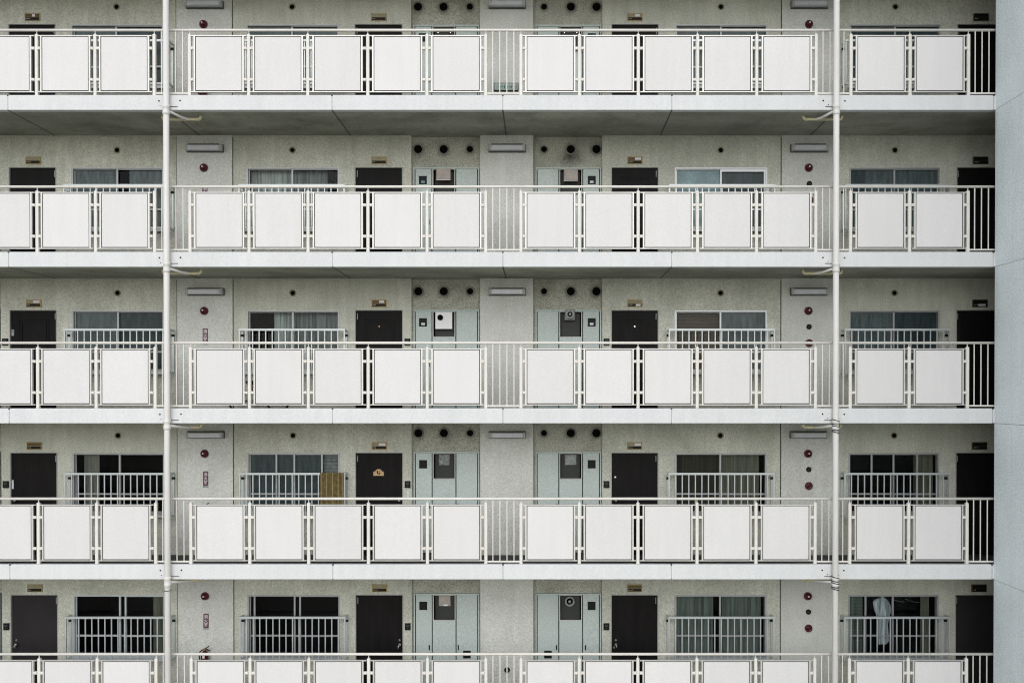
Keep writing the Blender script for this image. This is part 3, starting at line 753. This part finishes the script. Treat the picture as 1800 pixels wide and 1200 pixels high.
# ------------------------------------------------------------------ corridor fittings
def wire_it(proto, positions_labels):
    for i, (dz, lab) in enumerate(positions_labels):
        o = proto if i == 0 else dup(proto, (0,0,dz)); o['label'] = lab
PN = ['left pillar','middle pillar','right pillar']
for pi, px in enumerate((357.9, 891.3, 1424.4)):
    ys = YP-0.15; x = X(px, ys); z = zf(0)+2.312; hw = 0.35
    r = thing('corridor_light', '', 'light', (x, YP, z), 'box lights on the corridor pillars')
    MB().box(x-hw-0.006, x+hw+0.006, YP-0.05, YP-0.0005, z-0.066, z+0.078, c=0.006).build('base', 'lamp_base', r)
    MB().box(x-hw+0.045, x+hw-0.045, ys, YP-0.051, z-0.05, z+0.05, c=0.014).build('diffuser', 'lamp_lens', r)
    MB().box(x-hw+0.05, x+hw-0.05, ys+0.02, YP-0.052, z+0.0505, z+0.072).build('dark_top', 'lamp_soot', r)  # dark strip along the top of the diffuser
    for s in (-1, 1):
        u, v = sorted((x+s*hw, x+s*(hw-0.044))); MB().box(u, v, ys+0.004, YP-0.051, z-0.055, z+0.055, c=0.01).build('end_cap', 'lamp_body', r)
    wire_it(r, [(-PITCHZ*k, f'grey box light high on the {PN[pi]} of the {FL[k]} corridor') for k in range(4)])

def red_lamp(px, h, rad, name, lab, ks, cat, grp):
    x = X(px, YP-0.04); z = zf(ks[0])+h
    r = thing(name, '', cat, (x, YP, z), grp)
    MB().lathe((x, YP-0.0005, z), [(rad*1.08,0),(rad*1.08,0.018),(rad*0.98,0.02)], n=28).build('rim', 'maroon', r)
    MB().lathe((x, YP-0.0205, z), [(rad*0.96,0),(rad*0.93,0.02),(rad*0.8,0.045),(rad*0.55,0.064),(rad*0.2,0.073),(0.002,0.074)], n=28).build('lens', 'red_lens', r)
    MB().lathe((x-0.004, YP-0.0945, z+0.006), [(0.017,0),(0.014,0.008),(0.006,0.012)], n=14).build('lens_highlight', 'sign_white', r)  # white dome modelled in place of the highlight on the red lens
    return r
for px, pn in ((358.3,'left'), (1421.6,'right')):
    r = red_lamp(px, 1.955, 0.073, 'alarm_lamp', '', [0], 'alarm lamp', 'red alarm lamps on the pillars')
    wire_it(r, [(-PITCHZ*k, f'round red alarm lamp on the {pn} pillar of the {FL[k]} corridor') for k in range(5)])
x = X(1421.7,YP)
for i, k in enumerate((1,2,3,4)):
    z = zf(k)+1.65
    if i == 0:
        pb = thing('call_button', '', 'call point', (x,YP,z), 'black round call points below the right alarm lamps')
        MB().lathe((x,YP-0.0005,z), [(0.05,0),(0.05,0.02),(0.042,0.03),(0.038,0.03),(0.036,0.012)], n=22).build('housing', 'black_plastic', pb); o = pb
        MB().lathe((x,YP-0.0125,z), [(0.034,0),(0.03,0.012)], n=18).build('button', 'rubber', pb)
    else: o = dup(pb, (0,0,-PITCHZ*i))
    o['label'] = f'small black round call point on the right pillar of the {FL[k]} corridor'
for i, k in enumerate((1,2,3,4)):
    z = zf(k)+1.337
    if i == 0:
        ab = thing('alarm_bell', '', 'alarm bell', (x,YP,z), 'dark red alarm bells below the call points')
        MB().lathe((x,YP-0.0005,z), [(0.072,0),(0.074,0.03),(0.066,0.045),(0.05,0.05),(0.048,0.044),(0.03,0.044),(0.026,0.052)], n=26).build('gong', 'red_lens', ab)
        MB().box(x-0.03, x+0.03, YP-0.056, YP-0.0525, z-0.01, z+0.012).build('badge', 'black_plastic', ab); o = ab
    else: o = dup(ab, (0,0,-PITCHZ*i))
    o['label'] = f'dark red round alarm bell low on the right pillar of the {FL[k]} corridor'

# fire extinguisher signs (red, white writing) and extinguishers
def text_mesh(body, size, x, y, z, name, mat_, parent, align='CENTER'):
    cu = bpy.data.curves.new(name, 'FONT'); cu.body = body; cu.size = size; cu.align_x = align; cu.extrude = 0.0008; cu.offset = size*0.012
    t = bpy.data.objects.new(name+'_src', cu); COL.objects.link(t)
    bpy.context.view_layer.update()
    me = bpy.data.meshes.new_from_object(t.evaluated_get(bpy.context.evaluated_depsgraph_get()))
    bpy.data.objects.remove(t)
    o3 = ORG[parent.name]
    for v in me.vertices: v.co = (v.co.x+x-o3.x, y-v.co.z-o3.y, v.co.y+z-o3.z)
    me.materials.clear(); me.materials.append(M[mat_])
    o = bpy.data.objects.new(name, me); COL.objects.link(o); o.parent = parent; ORG[o.name] = o3
    return o
x = X(361.2,YP); k = 1; zt = zf(k)+1.615
es = thing('extinguisher_sign', '', 'sign', (x, YP, zt-0.27), 'vertical red extinguisher signs')
MB().box(x-0.05, x+0.05, YP-0.006, YP-0.0005, zt-0.27, zt).build('plate', 'maroon', es)
MB().box(x-0.05, x+0.05, YP-0.005, YP-0.0005, zt-0.312, zt-0.2715).build('tail', 'cover_grey', es)
for i, ch in enumerate('消火器'):
    text_mesh(ch, 0.078, x, YP-0.0075, zt-0.085-0.078*i, 'lettering', 'sign_white', es)
for i, k in enumerate((1,2,3,4)):
    o = es if i == 0 else dup(es, (0,0,-PITCHZ*i))
    o['label'] = f'vertical red extinguisher sign on the left pillar of the {FL[k]} corridor'
x = X(358.5,YP-0.1); k = 0; z = zf(k)+0.50; yc = YP-0.10
ex = thing('fire_extinguisher', '', 'fire extinguisher', (x, yc, z), 'fire extinguishers on the left pillar')
MB().lathe((x,yc,z), [(0.06,0),(0.072,0.012),(0.072,0.33),(0.06,0.38),(0.03,0.415),(0.022,0.43)], axis='z', n=24).build('body', 'red_lens', ex)
MB().box(x-0.02, x+0.025, yc-0.0745, yc-0.0725, z+0.30, z+0.35).build('tag', 'sign_white', ex)
q = MB(); q.tube((x,yc,z+0.43),(x,yc,z+0.475),0.018,12); q.build('valve', 'brass', ex)
q = MB(); q.path([(x-0.02,yc,z+0.45),(x+0.02,yc,z+0.47),(x+0.09,yc-0.01,z+0.52)], 0.009, 8); q.path([(x-0.01,yc,z+0.46),(x+0.04,yc,z+0.455),(x+0.11,yc-0.01,z+0.43)], 0.009, 8); q.build('lever', 'black_plastic', ex)
q = MB(); q.path([(x,yc,z+0.45),(x-0.05,yc-0.01,z+0.44),(x-0.09,yc-0.01,z+0.40),(x-0.10,yc-0.01,z+0.33),(x-0.085,yc-0.02,z+0.2),(x-0.08,yc-0.02,z+0.08)], 0.012, 8); q.build('hose', 'rubber', ex)
q = MB(); q.box(x-0.03, x+0.03, YP-0.024, YP-0.001, z+0.1, z+0.42); q.box(x-0.05, x+0.05, YP-0.16, YP-0.001, z-0.016, z-0.001); q.build('bracket', 'alu_dull', ex)
for i, k in enumerate((0,3,4)):
    o = ex if i == 0 else dup(ex, (0,0,-PITCHZ*k))
    o['label'] = f'red fire extinguisher with black hose on the left pillar of the {FL[k]} corridor'

# green evacuation sign of the topmost corridor
xa, xb = X(868.3,YP-0.03), X(911.3,YP-0.03); za, zz = Z(161.0,YP-0.03), Z(147.3,YP-0.03); y1 = YP-0.0005
sg = thing('evacuation_sign', 'low green and grey arrow sign on the middle pillar of the topmost corridor', 'sign', ((xa+xb)/2, YP, za))
MB().box(xa, xb, YP-0.03, y1, za, zz).build('housing', 'black_plastic', sg)
MB().box(xa+0.012, xb-0.012, YP-0.034, YP-0.0305, za+0.012, zz-0.012).build('face', 'green_sign', sg)
cx, cz = (xa+xb)/2-0.005, (za+zz)/2-0.004; q = MB(); ya, yb = YP-0.037, YP-0.0345
for s in (-1, 1):
    q.box(*sorted((cx+s*0.105, cx+s*0.05)), ya, yb, cz-0.007, cz+0.007)
    q.prism([(cx+s*0.125,cz),(cx+s*0.10,cz+0.035),(cx+s*0.10,cz+0.018),(cx+s*0.108,cz),(cx+s*0.10,cz-0.018),(cx+s*0.10,cz-0.035)], ya-0.001, yb)
    q.box(*sorted((cx+s*0.038, cx+s*0.015)), ya, yb, cz-0.03, cz+0.03)
q.build('arrows', 'green_ink', sg)
MB().box(xb-0.055, xb-0.03, ya, yb, cz-0.035, cz+0.035).build('end_mark', 'cover_grey', sg)
# round cap low on the middle pillar of the lowest corridor
xx_, z_ = X(891.3,YP), Z(1177.5,YP)
cp = thing('inspection_cap', 'small dark round cap on the middle pillar of the lowest corridor', 'cap', (xx_,YP,z_))
MB().lathe((xx_,YP-0.0005,z_), [(0.056,0),(0.056,0.012),(0.045,0.02)], n=22).build('ring', 'black_plastic', cp)
MB().lathe((xx_,YP-0.0205,z_), [(0.03,0),(0.02,0.01)], n=18).build('plug', 'lamp_soot', cp)

# brass name plates over the doors
NP = [(56.6+2.8,'leftmost door',0),(666.6,'second door from the left',1),(1115.7,'third door from the left',2),(1722.5,'rightmost door',3)]
for px, dn, ci in NP:
    for k in range(5):
        yy = YW-0.02; x = X(px, yy); z = zf(k)+2.102
        r = thing('name_plate', '', 'name plate', (x, YW, z), 'brass name plates above the doors')
        hw, hh = 0.147, 0.073
        MB().box(x-hw, x+hw, YW-0.02, YW-0.0005, z-hh, z+hh, c=0.005).build('frame', 'brass' if ci < 3 else 'brass_dark', r)  # rightmost plates: shade painted in as darker brass and black strips
        MB().box(x-hw+0.016, x+hw-0.016, YW-0.024, YW-0.0202, z-hh+0.014, z-0.008).build('name_strip', 'black_plastic', r)
        MB().box(x-hw+0.016, x+hw-0.016, YW-0.024, YW-0.0202, z-0.002, z+hh-0.014).build('number_strip', 'black_plastic' if ci == 3 else 'brass_dark' if (k+ci) % 3 == 0 else 'vent_ring', r)
        rr = random.Random(k*7+ci); ex_ = ''
        tags = {(0,0):(0.0,0.055,1),(1,2):(0.0,0.12,1),(2,2):(0.02,0.11,0),(3,2):(0.0,0.12,1),(2,1):(0.0,0.10,1),(3,1):(-0.01,0.12,1),(2,3):(-0.04,0.1,0),(2,0):(0.0,0.12,1),(0,2):(0.0,0.09,1)}
        if (k,ci) in tags:
            u, v, up = tags[(k,ci)]
            MB().box(x+u, x+v, YW-0.027, YW-0.0242, z+0.006 if up else z-hh+0.02, z+hh-0.02 if up else z-0.014).build('paper_tag', 'sign_white', r)
            ex_ = ' with a white tag'
        mk = MB(); xm = x-hw+0.024
        for j in range(rr.choice((3,4,5))):
            wj = rr.uniform(0.008, 0.02); mk.box(xm, xm+wj, YW-0.0262, YW-0.0242, z-0.040+rr.uniform(-.004,.004), z-0.024+rr.uniform(-.004,.006)); xm += wj+0.008
        mk.build('lettering', 'vent_ring' if (k+ci) % 2 else 'cover_grey', r)
        r['label'] = f'brass plate{ex_} over the {dn}, {FL[k]} corridor'

# intercoms
IC = [(8.6,'leftmost door'),(716,'second door from the left'),(1066.3,'third door from the left')]
for px, dn in IC:
    for i, k in enumerate((2,3,4)):
        if i == 0:
            x = X(px,YW-0.03); z = zf(k)+1.36
            ic = thing('door_intercom', '', 'intercom', (x,YW,z), 'black door intercoms')
            MB().box(x-0.055, x+0.055, YW-0.032, YW-0.0005, z-0.066, z+0.066, c=0.008).build('case', 'black_plastic', ic)
            q = MB(); q.box(x-0.03, x+0.03, YW-0.035, YW-0.0325, z+0.0, z+0.04); q.lathe((x,YW-0.0325,z-0.03), [(0.013,0),(0.011,0.006)], n=12); q.build('speaker', 'heater_dark', ic); o = ic
        else: o = dup(ic, (0,0,-PITCHZ*i))
        o['label'] = f'black intercom box beside the {dn} of the {FL[k]} corridor'
x = X(716.8,YW); z0 = zf(3)
tg = MB().box(x-0.018, x+0.018, YW-0.008, YW-0.0005, z0+1.06, z0+1.24).build('paper_slip', 'sticker', org=(x,YW,z0+1.06))
tag(tg, 'thin pale slip hanging under an intercom of the fourth corridor', 'slip')

# vent pipes
for ci, px in enumerate((207.3, 515.0, 1266.3, 1571.8)):
    x = X(px,YW); z = zf(0)+2.302
    r = thing('wall_vent', '', 'vent', (x,YW,z), 'small round vents above the windows')
    MB().lathe((x,YW-0.0005,z), [(0.066,0),(0.066,0.006),(0.05,0.012),(0.046,0.012),(0.044,0.001)], n=24).build('ring', 'vent_ring', r)
    MB().lathe((x,YW-0.0025,z), [(0.043,0),(0.040,0.004)], n=20).build('mouth', 'vent_black', r)
    wire_it(r, [(-PITCHZ*k, f'small round vent above the {WN[ci]} of the {FL[k]} corridor') for k in range(4)])
AV = [(735.5,0.085,'dark wide vent nearest the second door from the left'),(780.3,0.085,'wide middle vent over the left meter cabinet'),(826.3,0.065,'small vent over the left meter cabinet beside the middle pillar'),
      (956.3,0.060,'small vent over the right meter cabinet beside the middle pillar'),(1003.3,0.085,'wide middle vent over the right meter cabinet'),(1048.3,0.088,'dark wide vent nearest the third door from the left')]
for px, rad, lab in AV:
    x = X(px,YA); z = zf(0)+2.345
    r = thing('wall_vent', '', 'vent', (x,YA,z), 'round flue vents above the meter cabinets')
    MB().lathe((x,YA-0.0005,z), [(rad*1.25,0),(rad*1.22,0.008),(rad*1.02,0.012),(rad*0.96,0.012),(rad*0.95,0.002)], n=28).build('ring', 'vent_ring_grey', r)
    MB().lathe((x,YA-0.003,z), [(rad*0.92,0),(rad*0.88,0.006)], n=24).build('mouth', 'vent_black', r)
    sr = rad*1.9; xl_ = max(x-sr, X(724.2,YA) if px < 900 else X(938.6,YA)); xr_2 = min(x+sr, X(842.8,YA) if px < 900 else X(1057.8,YA))
    MB().quad((xl_,YA-0.0004,z-sr*1.15),(xr_2,YA-0.0004,z-sr*1.15),(xr_2,YA-0.0004,z+sr*0.95),(xl_,YA-0.0004,z+sr*0.95)).build('soot_stain', 'soot', r)
    wire_it(r, [(-PITCHZ*k, f'{lab}, {FL[k]} corridor') for k in range(4)])
    if px == 1003.3: 
        s2 = [c for c in bpy.data.objects if c.parent and c.parent.get('label','') == f'{lab}, {FL[1]} corridor' and c.name.startswith('soot')][0]
        MB().quad((x-0.3,YA-0.0007,z-0.38-PITCHZ),(x+0.3,YA-0.0007,z-0.38-PITCHZ),(x+0.3,YA-0.0007,z+0.04-PITCHZ),(x-0.3,YA-0.0007,z+0.04-PITCHZ)).build('soot_stain', 'soot', s2.parent)

# ------------------------------------------------------------------ clothes behind the window of the lowest corridor
ys = YW+0.16; xc = X(1549.5,ys); zt = Z(1047.5,ys); zl = Z(1132,ys)
sh = thing('hanging_shirt', 'pale blue shirt hanging behind the rightmost window of the lowest corridor', 'shirt', (xc, ys, zl))
m = MB(); NR, NC = 24, 28
def prof(t):   # t 0 top .. 1 bottom : centre shift, half width
    lf = 0.05+0.12*min(1, math.sqrt(t/0.10)) if t < 0.10 else 0.165-0.05*min(1, (t-0.10)/0.35)-0.015*t
    rt = 0.05+0.14*min(1, math.sqrt(t/0.24)) if t < 0.24 else 0.18-0.05*min(1, (t-0.24)/0.35)
    e = 0.025*math.sin(t*9)*(1-t)
    if t > 0.93: k_ = 1-(t-0.93)*4; lf *= k_; rt *= k_
    return (rt-lf)/2+0.012, (rt+lf)/2+e*0.3
for i in range(NR+1):
    t = i/NR; sh_, hw = prof(t); z_ = zt+(zl-zt)*t
    for j in range(NC):
        a = 2*math.pi*j/NC
        fold = 1+0.35*math.sin(9*a+1.5+2*t)*min(1, 0.3+t*2)+0.2*math.sin(17*a+5*t)
        xq = hw*math.cos(a); m.v.append((xc+sh_+xq, ys+0.045*fold*math.sin(a)+0.022*math.sin(xq*70+3*t)*min(1,t*4)+0.012*math.sin(xq*38-5*t), z_-0.03*(abs(math.cos(a))**2)*(1 if t < 0.3 else 0)))
for i in range(NR):
    for j in range(NC):
        q_ = (j+1) % NC; m.f.append((i*NC+j, i*NC+q_, (i+1)*NC+q_, (i+1)*NC+j)); m.sm.append(True)
m.f.append(tuple(range(NC))); m.sm.append(True); m.f.append(tuple(NR*NC+j for j in range(NC))); m.sm.append(True)
m.build('cloth', 'shirt_blue', sh)
q = MB(); q.path([(xc,ys,zt-0.01),(xc,ys,zt+0.02),(xc+0.02,ys,zt+0.04),(xc,ys,zt+0.05)], 0.004, 6); q.build('hook', 'chrome', sh)
xh_ = X(1583,ys); zh = Z(1058,ys)
hg = thing('clothes_hanger', 'pale clothes hanger behind the rightmost window of the lowest corridor', 'hanger', (xh_,ys,zh))
q = MB(); q.path([(xh_-0.16,ys,zh+0.06),(xh_-0.02,ys,zh+0.01),(xh_+0.07,ys,zh),(xh_+0.08,ys,zh+0.015)], 0.007, 6); q.build('arm', 'curtain_grey', hg)
q = MB(); q.path([(xh_+0.1,ys+0.02,zh+0.06),(xh_+0.3,ys+0.02,zh-0.01),(xh_+0.5,ys+0.02,zh-0.02)], 0.005, 6); q.build('wire', 'curtain_grey', hg)

# ------------------------------------------------------------------ small bicycle parked in the middle corridor
yb = 1.25; xb = X(455,yb); z0 = zf(2)
bk = thing('bicycle', 'small dark red bicycle parked behind the panels of the middle corridor', 'bicycle', (xb,yb,z0))
RW = 0.21
def wheel(x):
    q = MB(); pts = [(x+RW*math.cos(t), yb, z0+RW+0.02+RW*math.sin(t)) for t in [i*math.pi/16 for i in range(33)]]
    q.path(pts, 0.02, 8); wo = q.build('wheel', 'rubber', bk)
    q = MB()
    for i in range(10):
        t = i*math.pi/5; q.tube((x,yb,z0+RW+0.02),(x+RW*math.cos(t),yb,z0+RW+0.02+RW*math.sin(t)),0.002,4)
    q.tube((x,yb-0.04,z0+RW+0.02),(x,yb+0.04,z0+RW+0.02),0.015,8); q.build('spokes', 'alu_dull', wo)
xr_, xf_ = xb-0.36, xb+0.36; zw = z0+RW+0.02
wheel(xr_); wheel(xf_)
q = MB(); bb = (xb-0.06,yb,zw-0.02); st = (xb-0.14,yb,zw+0.26); hd = (xb+0.26,yb,zw+0.28)
for a, b_ in ((bb,st),(bb,hd),(st,hd),((xr_,yb,zw),bb),((xr_,yb,zw),st),((xf_,yb,zw),(xb+0.25,yb,zw+0.33))): q.tube(a,b_,0.014,8)
q.build('frame', 'bike_red', bk)
q = MB(); q.tube((xb+0.25,yb,zw+0.33),(xb+0.23,yb,zw+0.44),0.011,8); q.path([(xb+0.16,yb-0.22,zw+0.46),(xb+0.23,yb-0.1,zw+0.45),(xb+0.23,yb+0.1,zw+0.45),(xb+0.16,yb+0.22,zw+0.46)],0.011,8); q.build('handlebar', 'chrome', bk)
q = MB(); q.lathe((xb-0.16,yb,zw+0.34), [(0.02,-0.07),(0.09,0),(0.085,0.03),(0.03,0.045)], axis='z', n=14); q.build('saddle', 'rubber', bk)
q = MB(); q.tube((xb-0.06,yb-0.06,zw-0.02),(xb-0.06,yb+0.06,zw-0.02),0.05,14); q.tube((xb-0.06,yb-0.07,zw-0.02),(xb+0.03,yb-0.08,zw-0.1),0.01,6); q.build('crank', 'alu_dull', bk)
